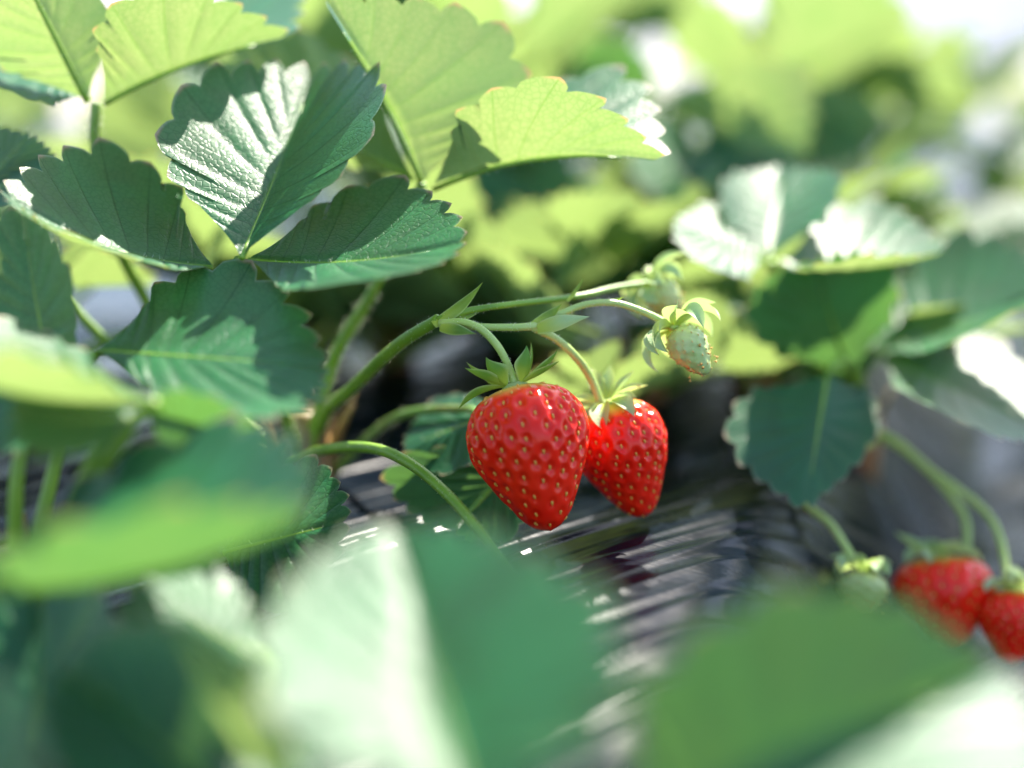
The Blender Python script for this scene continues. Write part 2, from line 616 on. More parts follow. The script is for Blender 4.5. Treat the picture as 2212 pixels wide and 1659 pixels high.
def build_film():
    w = np.array([0.722, 0.692])
    q = np.array([0.692, -0.722])
    across = np.concatenate([np.linspace(-3.6, -0.8, 60)[:-1], np.linspace(-0.8, -0.50, 90)[:-1], np.linspace(-0.50, -0.06, 900)[:-1], np.linspace(-0.06, 0.5, 70)[:-1], np.linspace(.5, 2.2, 20)])
    along = np.concatenate([np.linspace(-2.2, -0.2, 20)[:-1], np.linspace(-0.2, 0.9, 150)[:-1], np.linspace(0.9, 4.6, 70)])
    A, B = np.meshgrid(across, along)
    X = A * q[0] + B * w[0]
    Y = A * q[1] + B * w[1]
    Z = ground_z(X, Y)
    wr = np.zeros_like(Z)
    a0_ = -0.56
    while a0_ < 0.05:                                   # long tension ridges, a few millimetres apart
        wd = rng.uniform(.0009, .0024)
        hg = wd * rng.uniform(.12, .42)
        cen = a0_ + rng.normal(0, .012) * B + .003 * np.sin(B * rng.uniform(4, 11) + rng.uniform(0, 6))
        b0 = rng.uniform(-.1, .8); bl = rng.uniform(.08, .35)
        gate = np.exp(-((B - b0) / bl) ** 4)
        wr += hg * np.exp(-((A - cen) / wd) ** 2) * gate
        a0_ += rng.uniform(.0008, .0045)
    for k in range(14):
        fr = rng.uniform(300, 900)
        ph = rng.uniform(0, 6.28)
        gate = 0.5 + 0.5 * np.sin(B * rng.uniform(9, 24) + A * rng.uniform(-20, 20) + rng.uniform(0, 6))
        wr += np.sin(A * fr + ph + 1.5 * np.sin(B * rng.uniform(3, 9))) * gate * (420 / fr) * 0.00010
    near = np.exp(-((A + 0.26) / 0.30) ** 8)
    Z = Z + wr * near
    # broad soft folds
    Z = Z + 0.0014 * np.sin(A * 70 + 2 * np.sin(B * 6)) * (0.5 + 0.5 * np.sin(B * 8 + 2))
    V = np.stack([X, Y, Z], -1).reshape(-1, 3)
    r_, c_ = A.shape
    i = np.arange(r_ - 1)[:, None] * c_ + np.arange(c_ - 1)[None, :]
    F = np.stack([i, i + c_, i + c_ + 1, i + 1], -1).reshape(-1, 4)[:, ::-1]
    mb = MB()
    mb.add(V, F.tolist())
    o = mb.build('mulch_film', M_FILM)
    if o.data.polygons[0].normal.z < 0:
        o.data.flip_normals()
    tag(o, 'black plastic mulch film stretched in long wrinkles over the raised bed', 'mulch film', kind='structure')


build_film()
mb = MB()
g = np.linspace(-1, 1, 41)
gx, gy = np.meshgrid(np.sign(g) * np.abs(g) ** 2.2 * 120, np.sign(g) * np.abs(g) ** 2.2 * 120)
gz = -0.11 + 0.03 * np.sin(gx * 1.3) * np.cos(gy * 1.1) * 0.4
i = np.arange(40)[:, None] * 41 + np.arange(40)[None, :]
mb.add(np.stack([gx, gy, gz], -1).reshape(-1, 3), np.stack([i, i + 1, i + 42, i + 41], -1).reshape(-1, 4).tolist())
tag(mb.build('ground', M_SOIL), 'pale dry soil of the field around the beds', 'ground', kind='structure')



hb = MB()  # added backdrop ridge, hides the overbright sky along the top of the frame
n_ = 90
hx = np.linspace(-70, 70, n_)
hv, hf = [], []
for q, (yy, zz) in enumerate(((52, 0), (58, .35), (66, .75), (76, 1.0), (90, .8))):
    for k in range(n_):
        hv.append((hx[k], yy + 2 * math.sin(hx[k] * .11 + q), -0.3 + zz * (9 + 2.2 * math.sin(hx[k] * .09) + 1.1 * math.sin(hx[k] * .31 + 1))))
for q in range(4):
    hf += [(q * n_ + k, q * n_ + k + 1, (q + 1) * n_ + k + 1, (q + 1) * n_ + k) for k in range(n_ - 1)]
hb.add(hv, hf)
M_HAZE = simple_mat("painted_haze", (0.50, 0.48, 0.54), 0.95, 0.1)  # lavender haze painted into the surface colour
tag(hb.build('haze_backdrop', M_HAZE), 'added lavender backdrop beyond the field, bright haze put into its colour', 'haze_backdrop', kind='structure')

# ------------------------------------------------------------------ fruit
BP = np.array([(0, 0), (.005, .22), (.03, .48), (.08, .72), (.16, .89), (.25, .975), (.33, 1.0), (.42, .98), (.54, .88), (.67, .72), (.80, .54), (.90, .385), (.965, .22), (1, 0)])


def frame_for(axis, xhint=RGT):
    z = unit(axis)
    x = unit(xhint - z * np.dot(xhint, z))
    return np.column_stack([x, np.cross(z, x), z])


def sepal(mb, M, O, phi, l, w, a0, a1, r0, z0=0.0, twist=0.0, n=14, mat=0):
    """a pointed sepal that leaves the fruit top at azimuth phi ; a0 / a1 its slope at base and tip"""
    o = np.array([math.cos(phi), math.sin(phi), 0]); s = np.array([-math.sin(phi), math.cos(phi), 0]); z = np.array([0, 0, 1.0])
    p = o * r0 + z * z0
    V, UV, F = [], [], []
    m = 6
    for i in range(n):
        t = i / (n - 1)
        al = a0 + (a1 - a0) * t ** 1.2
        d = math.cos(al) * o + math.sin(al) * z
        nn = -math.sin(al) * o + math.cos(al) * z
        hw = w * 0.5 * (0.20 + 1.05 * math.sin(math.pi * min(1, t * 0.92 + 0.03)) ** 0.95) * (1 - t ** 5) / 1.2
        ss = math.cos(twist * t) * s + math.sin(twist * t) * nn
        for k in range(m + 1):
            q = 2 * k / m - 1
            V.append(p + ss * hw * q + nn * (abs(q) ** 1.6) * hw * 0.75)
            UV.append((k / m, t))
        p = p + d * l / (n - 1)
    for i in range(n - 1):
        for k in range(m):
            a = i * (m + 1) + k
            F.append((a, a + m + 1, a + m + 2, a + 1))
    V = np.array(V) @ M.T + O
    mb.add(V, F, mat, UV)


def make_fruit(root, top, tip, W, nseed=150, res=(200, 240), depth=0.0010, flat=0.94, sepals=(), flesh=None, seedm=None, calyx_mat=None, raised=False):
    top, tip = np.asarray(top, float), np.asarray(tip, float)
    H = np.linalg.norm(tip - top)
    M = frame_for(top - tip)
    nt, na = res
    bs = spline(BP, 500)
    t = np.linspace(0, 1, nt)
    sl_ = np.concatenate([[0], np.cumsum(np.linalg.norm(np.diff(bs * [H, W], axis=0), axis=1))])
    tt = np.interp(t, sl_ / sl_[-1], bs[:, 0]); rr = np.maximum(np.interp(t, sl_ / sl_[-1], bs[:, 1]), 0)
    ang = np.arange(na) * 2 * math.pi / na

    def surf(tz, r, a):
        lob = 1 + 0.022 * np.sin(3 * a + 0.7) + 0.014 * np.sin(5 * a + 2 + 3 * tz)
        return np.stack([W * r * lob * np.cos(a), W * r * lob * flat * np.sin(a), -H * tz + 0 * a], -1)
    T_, A_ = np.meshgrid(np.arange(nt), ang, indexing='ij')
    V = surf(tt[T_], rr[T_], A_).reshape(-1, 3)
    # seeds : golden angle on equal areas
    area = np.concatenate([[0], np.cumsum((bs[1:, 1] + bs[:-1, 1]) * np.linalg.norm(np.diff(bs * [H, W], axis=0), axis=1))])
    area /= area[-1]
    fr = (np.arange(nseed) + 0.5 + rng.normal(0, .5, nseed)).clip(0, nseed - .2) / nseed * 0.955 + 0.04
    st = np.interp(fr, area, bs[:, 0]); sr = np.interp(fr, area, bs[:, 1])
    sa = (np.arange(nseed) * 2.399963 + rng.normal(0, .06, nseed)) % (2 * math.pi)
    S = surf(st, sr, sa)
    sp = math.sqrt(math.pi * W * 2 * H * 0.62 / nseed) * 1.12
    D = np.empty(len(V)); 
    for b in range(0, len(V), 6000):
        d = V[b:b + 6000, None, :] - S[None]
        d[..., 2] *= 0.72
        D[b:b + 6000] = np.sqrt((d ** 2).sum(-1)).min(1)
    vt = np.repeat(tt, na)
    pit = np.exp(-(D / (0.33 * sp)) ** 3)
    fade = smooth(vt, 0.02, 0.14) * (1 - 0.55 * smooth(vt, 0.45, 0.95))
    # normals of the smooth body
    P3 = V.reshape(nt, na, 3)
    du = np.gradient(P3, axis=0); dv = np.roll(P3, -1, 1) - np.roll(P3, 1, 1)
    N = np.cross(dv, du); N /= (np.linalg.norm(N, axis=-1, keepdims=True) + 1e-12)
    if (N[nt // 2, 0] @ P3[nt // 2, 0]) < 0: N = -N
    N[0] = (0, 0, 1); N[-1] = (0, 0, -1)
    sgn = -1.0 if not raised else 0.6
    V2 = V + N.reshape(-1, 3) * ((pit * fade * depth) * sgn)[:, None]
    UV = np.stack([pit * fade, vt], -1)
    F = []
    for i in range(nt - 1):
        for k in range(na):
            k2 = (k + 1) % na
            F.append((i * na + k, (i + 1) * na + k, (i + 1) * na + k2, i * na + k2))
    mb = MB()
    mb.add(V2 @ M.T + top, F, 0, UV)
    # the seeds sit in their pits, part of the fruit's skin
    sph = [(math.cos(b) * math.cos(a), math.sin(b), math.cos(b) * math.sin(a)) for b in np.linspace(-1.35, 1.35, 6) for a in np.arange(8) * math.pi / 4]
    sph = np.array(sph)
    SF = [(i * 8 + k, i * 8 + (k + 1) % 8, (i + 1) * 8 + (k + 1) % 8, (i + 1) * 8 + k) for i in range(5) for k in range(8)]
    SF += [tuple(range(8)), tuple(range(47, 39, -1))]
    k_ = max(0.55, min(1.0, sp / 0.0045))
    for j in range(nseed):
        ii = int(np.argmin(np.abs(tt - st[j]) + np.abs(rr - sr[j]) * .2)); kk = int(round(sa[j] / (2 * math.pi) * na)) % na
        n = N[ii, kk]
        mer = unit(P3[min(ii + 2, nt - 1), kk] - P3[max(ii - 2, 0), kk])
        bi = np.cross(n, mer)
        fd = smooth(st[j], 0.02, 0.14) * (1 - 0.55 * smooth(st[j], 0.45, 0.95))
        c = S[j] + n * (depth * fd * sgn + 0.00016)
        taper = 1 - 0.35 * sph[:, 1]
        q = c + (sph[:, 1] * 0.00072 * k_)[:, None] * mer + (sph[:, 0] * taper * 0.00036 * k_)[:, None] * bi + (sph[:, 2] * taper * 0.00034 * k_)[:, None] * n
        mb.add(q @ M.T + top, SF, 1)
        if nt > 150:                                    # the dry style on each seed
            e0 = c + n * .0002; e1 = c + n * .0010 + mer * rng.uniform(.0002, .0009) + bi * rng.normal(0, .0003)
            w_ = .00005
            mb.add(np.array([e0 + bi * w_, e0 - bi * w_, e0 + mer * w_ * 1.6, e1]) @ M.T + top, [(0, 1, 3), (1, 2, 3), (2, 0, 3)], 1)
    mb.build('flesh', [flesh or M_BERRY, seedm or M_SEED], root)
    if sepals:
        cm = MB()
        # receptacle disc
        rad = W * 0.22
        ringn = 20
        vv = [(0, 0, 0.0012)]
        for q, zz in ((.5, .0011), (1.0, 0.0002), (1.15, -0.0012)):
            vv += [(rad * q * math.cos(a), rad * q * math.sin(a), zz) for a in np.arange(ringn) * 2 * math.pi / ringn]
        ff = [(0, 1 + k, 1 + (k + 1) % ringn) for k in range(ringn)]
        for b in range(2):
            ff += [(1 + b * ringn + k, 1 + (b + 1) * ringn + k, 1 + (b + 1) * ringn + (k + 1) % ringn, 1 + b * ringn + (k + 1) % ringn) for k in range(ringn)]
        cm.add(np.array(vv) @ M.T + top, ff, 0, [(0, .1)] * len(vv))
        cal = cm.build('calyx', calyx_mat or M_SEPAL, root)
        for sp_ in sepals:
            phi, l, w, a0, a1 = sp_[:5]
            sm = MB()
            sepal(sm, M, top, R(phi), l, w, R(a0), R(a1), rad * 0.75, 0.0006, sp_[5] if len(sp_) > 5 else 0.0)
            sm.build('sepal', calyx_mat or M_SEPAL, cal)
    return M


# ------------------------------------------------------------------ the main plant (in focus)
crown0 = P(655, 965, .47)
crown0[2] = ground_z(crown0[0], crown0[1]) + 0.002


def crown(plant, pos, h=0.022, r=0.009, mat=None):
    mb = MB()
    tube(mb, [pos + np.array([0, 0, -0.01]), pos + np.array([0.001, 0.0, h * .4]), pos + np.array([0, 0.002, h])], [r * 1.1, r, r * .55], n=14, ring=14)
    rs = np.random.default_rng(int(abs(pos[0] * 1e4)))
    for k in range(9):                                  # dry sheath scales round the crown
        a = rs.uniform(0, 6.28)
        d = np.array([math.cos(a), math.sin(a), 0])
        q = pos + d * r * .8
        tube(mb, [q, q + d * .004 + np.array([0, 0, h * .6]), q + d * rs.uniform(.004, .011) + np.array([0, 0, h * rs.uniform(.9, 1.4)])], [.0028, .002, .0004], n=8, ring=6)
    return mb.build('crown', mat or M_CROWN, plant)


main = empty('strawberry_plant', crown0, 'sharp strawberry plant left of centre with dark toothed leaves and an arching fruit stem', 'strawberry plant', 'strawberry plants growing through the mulch film')
crown(main, crown0)

# leaf A : the dark toothed leaf in focus, half sunlit
A = make_leaf(main, [crown0, P(590, 820, .44), P(525, 650, .405), P(515, 558, .394)], [.0021, .0018, .0015, .0013], hairs=260)
make_leaflet(A, (520, 552, .384), (668, 160, .440), (372, 232, .411), (806, 235, .397), lod='hi', cup=0.05, droop=0.02, bow=-.02)
make_leaflet(A, (462, 572, .392), (28, 425, .378), (285, 310, .420), (228, 505, .358), lod='hi', cup=0.12, bow=-.08)
make_leaflet(A, (535, 556, .392), (990, 520, .380), (800, 382, .415), (745, 600, .352), lod='hi', cup=0.10, bow=-.05, wave=.05)
# leaf B : backlit, underside to the camera
B = make_leaf(main, [crown0, P(715, 790, .455), P(800, 640, .45), P(870, 500, .445), P(912, 395, .436)], [.0024, .0021, .0018, .0016, .0015], hairs=420)
make_leaflet(B, (914, 392, .436), (712, 14, .418), (1092, 120, .436), (850, 215, .478), face='a', lod='hi', cup=0.05, bow=.03)
make_leaflet(B, (896, 388, .442), (490, 160, .500), (700, 100, .488), (640, 300, .495), face='a', lod='hi', cup=0.03)
make_leaflet(B, (934, 402, .434), (1412, 342, .418), (1130, 222, .412), (1265, 190, .462), face='a', lod='hi', cup=0.06, bow=.07)
# leaf C : top left, backlit
Cc = make_leaf(main, [crown0 + np.array([-.004, .004, 0]), P(400, 780, .48), P(240, 500, .452), P(206, 320, .440), P(207, 222, .437)], [.0024, .002, .0018, .0017, .0017], hairs=420)
make_leaflet(Cc, (190, 218, .437), (20, -120, .415), (-70, 60, .44), (205, -20, .43), face='a', lod='hi', cup=.06)
make_leaflet(Cc, (222, 218, .436), (604, 80, .443), (300, 8, .415), (560, -30, .50), face='a', lod='hi', cup=.06, bow=.04)
make_leaflet(Cc, (192, 205, .440), (-90, 80, .47), (-40, 40, .49), (20, 190, .43), face='a', lod='mid')
# leaf D : dark, at the left edge
D = make_leaf(main, [crown0 + np.array([-.006, .006, 0]), P(300, 800, .46), P(60, 560, .45), P(-60, 420, .44)], [.002, .0017, .0015, .0013], hairs=60)
make_leaflet(D, (-60, 415, .44), (60, 300, .435), (-60, 290, .45), (95, 372, .43), lod='hi')
make_leaflet(D, (-60, 420, .44), (110, 360, .42), (20, 330, .45), (30, 440, .41), lod='mid')
# leaf I : low dark leaf behind the front blur
I = make_leaf(main, [crown0 + np.array([.002, -.006, 0]), P(560, 1080, .42), P(470, 1160, .395)], [.0018, .0015, .0012], hairs=60)
make_leaflet(I, (480, 1190, .392), (738, 1125, .388), (640, 1000, .408), (590, 1345, .372), lod='hi', mat=M_LEAF)
# small leaf on the film under the berry
J = make_leaf(main, [crown0 + np.array([.008, 0, 0]), P(850, 905, .46), P(1000, 884, .44), P(1040, 900, .43)], [.0016, .0015, .0013, .0012], M_STEM_DARK, hairs=80)
make_leaflet(J, (1085, 880, .432), (880, 960, .44), (960, 860, .46), (985, 1010, .425), lod='hi', mat=M_LEAF_OLD)
make_leaflet(J, (1150, 960, .428), (985, 1140, .423), (868, 1010, .433), (1120, 1140, .418), lod='hi', mat=M_LEAF_OLD, wave=.08, cup=.2)

# fruit stem (truss) : the peduncle, its side stalks and bracts
tb = MB()
tube(tb, [crown0 + np.array([.002, -.002, 0]), P(700, 900, .455), P(762, 838, .435), P(860, 745, .412), P(948, 690, .402)], [.0023, .0021, .00195, .0018, .0017], n=40, ring=12, hairs=260, hair_len=.0008)
truss = tb.build('fruit_stem', [M_STEM, M_HAIR], main)


def stalk(parent, pts, rad, name='stalk', mat=None, hairs=120, n=30, hl=.0006):
    mb = MB()
    tube(mb, [P(*q) for q in pts], rad, n=n, ring=10, hairs=hairs, hair_len=hl)
    return mb.build(name, [mat or M_STEM_PALE, M_HAIR], parent)


stalk(truss, [(945, 693, .402), (1010, 672, .404), (1100, 658, .408), (1250, 640, .423), (1330, 622, .434), (1405, 612, .445)], [.0014, .00105, .00095, .00095, .0010, .0011], mat=M_STEM)
stalk(truss, [(950, 700, .401), (1030, 706, .402), (1110, 707, .404), (1160, 704, .405)], [.0014, .0011, .0011, .0012])
stalk(truss, [(1150, 705, .405), (1200, 683, .406), (1265, 658, .407), (1330, 655, .408), (1400, 678, .409), (1460, 710, .410)], [.0011, .001, .001, .001, .001, .0012])
stalk(truss, [(1150, 706, .405), (1205, 735, .408), (1250, 778, .412), (1280, 825, .416), (1297, 872, .418)], [.0012, .0012, .0012, .0012, .0013])
stalk(truss, [(950, 700, .401), (1000, 696, .399), (1040, 712, .398), (1075, 748, .398), (1098, 790, .399), (1113, 832, .400)], [.0013, .0011, .00115, .00115, .0011, .0013])


def bract(parent, base, tip, wpx, side=(0, 0), bend=0.0, mat=None):
    b, t = P(*base), P(*tip)
    ax = t - b
    L = np.linalg.norm(ax)
    s = unit(np.cross(ax, FWD + np.array([.2, 0, -.3]))) * wpx * PX * .4 * .5
    nn = unit(np.cross(s, ax))
    V, UV, F = [], [], []
    for i in range(12):
        u = i / 11
        hw = (0.55 + .6 * math.sin(math.pi * min(1, u * .9 + .1))) * (1 - u ** 2.5)
        for k in range(5):
            q = k / 2 - 1
            V.append(b + ax * u + s * hw * q + nn * (bend * L * 4 * u * (1 - u) + abs(q) ** 1.5 * np.linalg.norm(s) * .6 * hw))
            UV.append((k / 4, u))
    for i in range(11):
        for k in range(4):
            F.append((i * 5 + k, (i + 1) * 5 + k, (i + 1) * 5 + k + 1, i * 5 + k + 1))
    mb = MB()
    mb.add(V, F, 0, UV)
    return mb.build('bract', mat or M_SEPAL, parent)


bract(truss, (935, 700, .400), (1044, 608, .398), 26, bend=.12)
bract(truss, (955, 692, .402), (1055, 660, .404), 22, bend=.08)
bract(truss, (950, 705, .399), (1030, 722, .394), 26, bend=-.1)
bract(truss, (1150, 702, .404), (1215, 655, .402), 26, bend=.1)
bract(truss, (1160, 708, .403), (1276, 684, .400), 34, bend=-.12, mat=M_SEPAL_PALE)
bract(truss, (1225, 650, .412), (1262, 598, .41), 9, bend=.1)
bract(truss, (1300, 655, .408), (1350, 640, .407), 10, bend=.1)

# a bare runner that bends over the film
stalk(main, [(620, 1000, .455), (700, 972, .43), (800, 968, .412), (880, 998, .40), (960, 1062, .39), (1030, 1140, .38), (1090, 1215, .372), (1150, 1300, .365)], [.0017, .0017, .0017, .0016, .0015, .0014, .0013, .0012], 'runner', M_STEM, 320, n=50, hl=.0005)

# ------------------------------------------------------------------ fruits of the main plant
bt = P(1112, 836, .400)
berry = empty('strawberry', bt, 'large ripe red strawberry in sharp focus, hanging in front of another one', 'strawberry', 'ripe strawberries')
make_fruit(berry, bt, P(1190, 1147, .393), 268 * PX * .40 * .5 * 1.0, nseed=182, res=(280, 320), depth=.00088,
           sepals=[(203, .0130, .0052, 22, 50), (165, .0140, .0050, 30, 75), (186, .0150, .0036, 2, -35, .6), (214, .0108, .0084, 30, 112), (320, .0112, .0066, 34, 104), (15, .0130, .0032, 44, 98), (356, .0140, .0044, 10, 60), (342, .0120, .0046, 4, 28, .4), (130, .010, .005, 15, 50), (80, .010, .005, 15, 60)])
b2 = P(1308, 872, .419)
berry2 = empty('strawberry', b2, 'ripe red strawberry half hidden behind the sharp one, with pale sunlit sepals', 'strawberry', 'ripe strawberries')
make_fruit(berry2, b2, P(1392, 1117, .424), 208 * PX * .42 * .5, nseed=160, res=(200, 220), depth=.0008, calyx_mat=M_SEPAL_PALE,
           sepals=[(255, .0115, .0062, -10, -75), (300, .0125, .0060, 0, -60), (200, .010, .005, 0, -15), (350, .0115, .0050, 8, 0), (15, .011, .0045, 25, 40), (55, .0115, .0050, 40, 70), (95, .0125, .005, 45, 80), (150, .010, .005, 15, 30), (225, .008, .004, 0, -40), (325, .009, .004, 5, -20)])


def unripe(top, tip, W, label, sep_len, n=7, seed=1, lift=0):
    top, tip = P(*top), P(*tip)
    e = empty('unripe_strawberry', top, label, 'unripe strawberry', 'small unripe fruits on the fruit stems')
    rs = np.random.default_rng(seed)
    sp = [(k * 360 / n + rs.uniform(-12, 12), sep_len * rs.uniform(.85, 1.15), .0058 * rs.uniform(.85, 1.2), 20 + lift, (-112 if k % 4 else -30) + rs.uniform(-15, 15) + lift) for k in range(n)]
    make_fruit(e, top, tip, W, nseed=70, res=(60, 72), depth=.0006, sepals=sp, flesh=M_UNRIPE, seedm=M_SEED_GREEN, calyx_mat=M_SEPAL_PALE, raised=True)
    # withered stamens under the tip
    mb = MB()
    M = frame_for(top - tip)
    H = np.linalg.norm(top - tip)
    for k in range(16):
        a = rs.uniform(0, 6.28)
        rr_ = W * rs.uniform(.55, .95)
        z = -H * rs.uniform(.5, .95)
        q = np.array([rr_ * math.cos(a), rr_ * math.sin(a), z])
        t = q + np.array([math.cos(a) * .0006, math.sin(a) * .0006, -.0010 * rs.uniform(.4, 1.2)])
        tube(mb, [q @ M.T + top, (q + t) / 2 @ M.T + top, t @ M.T + top], [.00018, .00015, .0005], n=6, ring=6)
    mb.build('stamens', M_STYLE, e)
    return e


unripe((1462, 712, .41), (1528, 808, .405), .0056, 'green unripe strawberry at the end of the lower branch, its sepals spread', .0145, 11, 3)
unripe((1408, 612, .445), (1475, 690, .449), .0052, 'green unripe strawberry with browned tip on the upper branch, slightly blurred', .0130, 10, 5, 0)

# ------------------------------------------------------------------ blurred plant at lower left
cl = np.array([-.125, .335, 0.0]); cl[2] = ground_z(cl[0], cl[1])
left = empty('strawberry_plant', cl, 'blurred strawberry plant at the lower left, leaf edges glowing yellow green', 'strawberry plant', 'strawberry plants growing through the mulch film')
crown(left, cl)
E = make_leaf(left, [cl, P(120, 1000, .36), P(170, 830, .368), P(205, 760, .368)], [.002, .0017, .0014, .0012])
make_leaflet(E, (205, 752, .368), (690, 785, .352), (470, 585, .390), (500, 885, .332), cup=.12, wave=.04)
make_leaflet(E, (190, 770, .368), (-40, 940, .34), (20, 790, .37), (120, 930, .34))
F_ = make_leaf(left, [cl, P(40, 1000, .35), P(110, 850, .365)], [.002, .0017, .0014])
make_leaflet(F_, (110, 840, .365), (40, 462, .372), (-110, 640, .375), (160, 640, .362), cup=.12)
G = make_leaf(left, [cl, P(200, 1000, .33), P(340, 870, .318)], [.002, .0017, .0014])
make_leaflet(G, (335, 858, .318), (-110, 800, .30), (60, 690, .345), (90, 755, .282), cup=.1, bow=-.06)
H_ = make_leaf(left, [cl, P(-250, 1400, .30), P(-130, 1260, .285)], [.002, .0017, .0014])
make_leaflet(H_, (-130, 1265, .285), (640, 1120, .262), (370, 890, .312), (235, 1085, .240), mat=M_LEAF_OLD, cup=.12, bow=-.06, wave=.11)
H2 = make_leaf(left, [cl, P(200, 1420, .33), P(590, 1480, .33)], [.002, .0017, .0014])
make_leaflet(H2, (590, 1490, .33), (265, 1330, .325), (480, 1255, .345), (390, 1490, .31))
make_leaflet(H2, (600, 1500, .33), (420, 1215, .34), (560, 1330, .335), (380, 1330, .335))
K2 = make_leaf(left, [cl, P(-60, 1600, .31), P(60, 1750, .29)], [.002, .0017, .0014])
make_leaflet(K2, (70, 1740, .292), (90, 1235, .325), (-90, 1440, .31), (250, 1420, .30), mat=M_LEAF_OLD)
make_leaflet(K2, (560, 1780, .262), (150, 1450, .275), (430, 1400, .272), (190, 1700, .262), mat=M_LEAF_OLD)
make_leaflet(K2, (630, 1700, .252), (385, 1330, .25), (585, 1500, .252), (490, 1560, .262), face='a')
make_leaflet(K2, (-140, 1800, .25), (70, 1640, .24), (-40, 1480, .26), (60, 1760, .23))

G2 = make_leaf(left, [cl, P(180, 1080, .335), P(260, 960, .325), P(300, 900, .322)], [.002, .0017, .0015, .0013])
make_leaflet(G2, (300, 895, .322), (40, 905, .305), (120, 820, .33), (140, 985, .295), mat=M_LEAF_OLD)
make_leaflet(G2, (310, 890, .324), (560, 960, .33), (430, 850, .318), (420, 1010, .328), mat=M_LEAF_OLD)
K3 = make_leaf(left, [cl, P(420, 1560, .32), P(520, 1500, .30), P(560, 1420, .29)], [.002, .0017, .0015, .0013])
make_leaflet(K3, (560, 1415, .29), (330, 1265, .30), (480, 1230, .315), (400, 1400, .275))
make_leaflet(K3, (575, 1425, .29), (600, 1690, .265), (470, 1560, .27), (690, 1560, .275), face='a')
# ------------------------------------------------------------------ blurred plant at the bottom, closest to the camera
cf = np.array([.03, .215, 0.0]); cf[2] = ground_z(cf[0], cf[1])
front = empty('strawberry_plant', cf, 'very blurred strawberry plant at the bottom edge, one leaf half white with glare', 'strawberry plant', 'strawberry plants growing through the mulch film')
crown(front, cf)
K = make_leaf(front, [cf, P(1040, 1950, .235), P(1012, 1810, .206)], [.002, .0017, .0015])
make_leaflet(K, (1015, 1800, .205), (855, 1150, .270), (590, 1440, .231), (1300, 1370, .216), cup=.03)
L_ = make_leaf(front, [cf, P(1250, 1980, .235), P(1335, 1840, .216)], [.002, .0017, .0015])
make_leaflet(L_, (1330, 1830, .215), (2120, 1455, .255), (1600, 1325, .226), (2110, 1790, .206), mat=M_LEAF_OLD, cup=.03)
make_leaflet(L_, (1320, 1850, .216), (1230, 1790, .19), (1160, 1750, .20), (1320, 1740, .20))

# ------------------------------------------------------------------ plant on the right
cr = P(1850, 880, 0.552); cr[2] = ground_z(cr[0], cr[1])
right = empty('strawberry_plant', cr, 'strawberry plant on the right with one sunlit white leaf and a dark hanging leaf', 'strawberry plant', 'strawberry plants growing through the mulch film')
crown(right, cr)
Mm = make_leaf(right, [cr, P(1760, 760, 0.521), P(1690, 640, 0.498), P(1665, 565, 0.491)], [.0026, .0024, .002, .0018])
make_leaflet(Mm, (1650, 562, 0.491), (1462, 488, 0.481), (1580, 445, 0.512), (1560, 592, 0.463))
make_leaflet(Mm, (1660, 556, 0.494), (1690, 370, 0.538), (1560, 420, 0.511), (1810, 410, 0.507))
make_leaflet(Mm, (1682, 565, 0.491), (2022, 545, 0.481), (1850, 425, 0.521), (1820, 545, 0.449), bow=-.06)
N1 = make_leaf(right, [cr, P(1860, 850, 0.534), P(1860, 810, 0.525)], [.0024, .002, .0018])
make_leaflet(N1, (1840, 815, 0.507), (1760, 575, 0.485), (1630, 700, 0.490), (1930, 610, 0.498), mat=M_LEAF_OLD)
make_leaflet(N1, (1890, 752, 0.521), (2270, 610, 0.498), (2030, 520, 0.543), (2110, 690, 0.463), bow=-.05)
make_leaflet(N1, (1905, 762, 0.521), (2250, 925, 0.472), (2120, 725, 0.525), (2030, 890, 0.458))
O_ = make_leaf(right, [cr, P(1840, 800, 0.498), P(1800, 790, 0.481), P(1790, 810, 0.476)], [.0022, .0019, .0016, .0014])
make_leaflet(O_, (1790, 805, 0.476), (1745, 1080, 0.445), (1585, 905, 0.458), (1892, 905, 0.472), mat=M_LEAF_OLD, cup=.14)
ts = MB()
tube(ts, [cr, P(1900, 940, 0.512), P(2000, 1010, 0.498), P(2080, 1110, 0.490), P(2090, 1190, 0.481)], [.002, .0018, .0016, .0014, .0013], n=24)
rt = ts.build('fruit_stem', [M_STEM_PALE, M_HAIR], right)
stalk(rt, [(1900, 940, 0.512), (1740, 1060, 0.472), (1800, 1140, 0.458), (1862, 1240, 0.449)], [.0016, .0014, .0013, .0014], hairs=0)
stalk(rt, [(2000, 1010, 0.498), (2140, 1120, 0.481), (2180, 1270, 0.467)], [.0015, .0013, .0013], hairs=0)
for nm, tp, ti, w, lab in ((0, (2028, 1200, 0.467), (2052, 1405, 0.463), 215, 'blurred ripe strawberry at the right, largest of the group by the film edge'),
                           (1, (2190, 1275, 0.458), (2180, 1435, 0.454), 150, 'blurred ripe strawberry cut by the right edge of the picture, pale calyx on top')):
    e = empty('strawberry', P(*tp), lab, 'strawberry', 'ripe strawberries')
    rs = np.random.default_rng(20 + nm)
    make_fruit(e, P(*tp), P(*ti), w * PX * tp[2] * .5, nseed=130, res=(90, 100), depth=.0008, calyx_mat=M_SEPAL_PALE,
               sepals=[(k * 40 + rs.uniform(-10, 10), .0135 * rs.uniform(.8, 1.1), .0062, rs.uniform(0, 28), rs.choice([-55, -40, 35, 60])) for k in range(9)])
unripe((1864, 1240, 0.449), (1862, 1330, 0.445), .0075, 'blurred pale unripe strawberry with yellow green calyx, left of the red group', .010, 8, 9, 20)

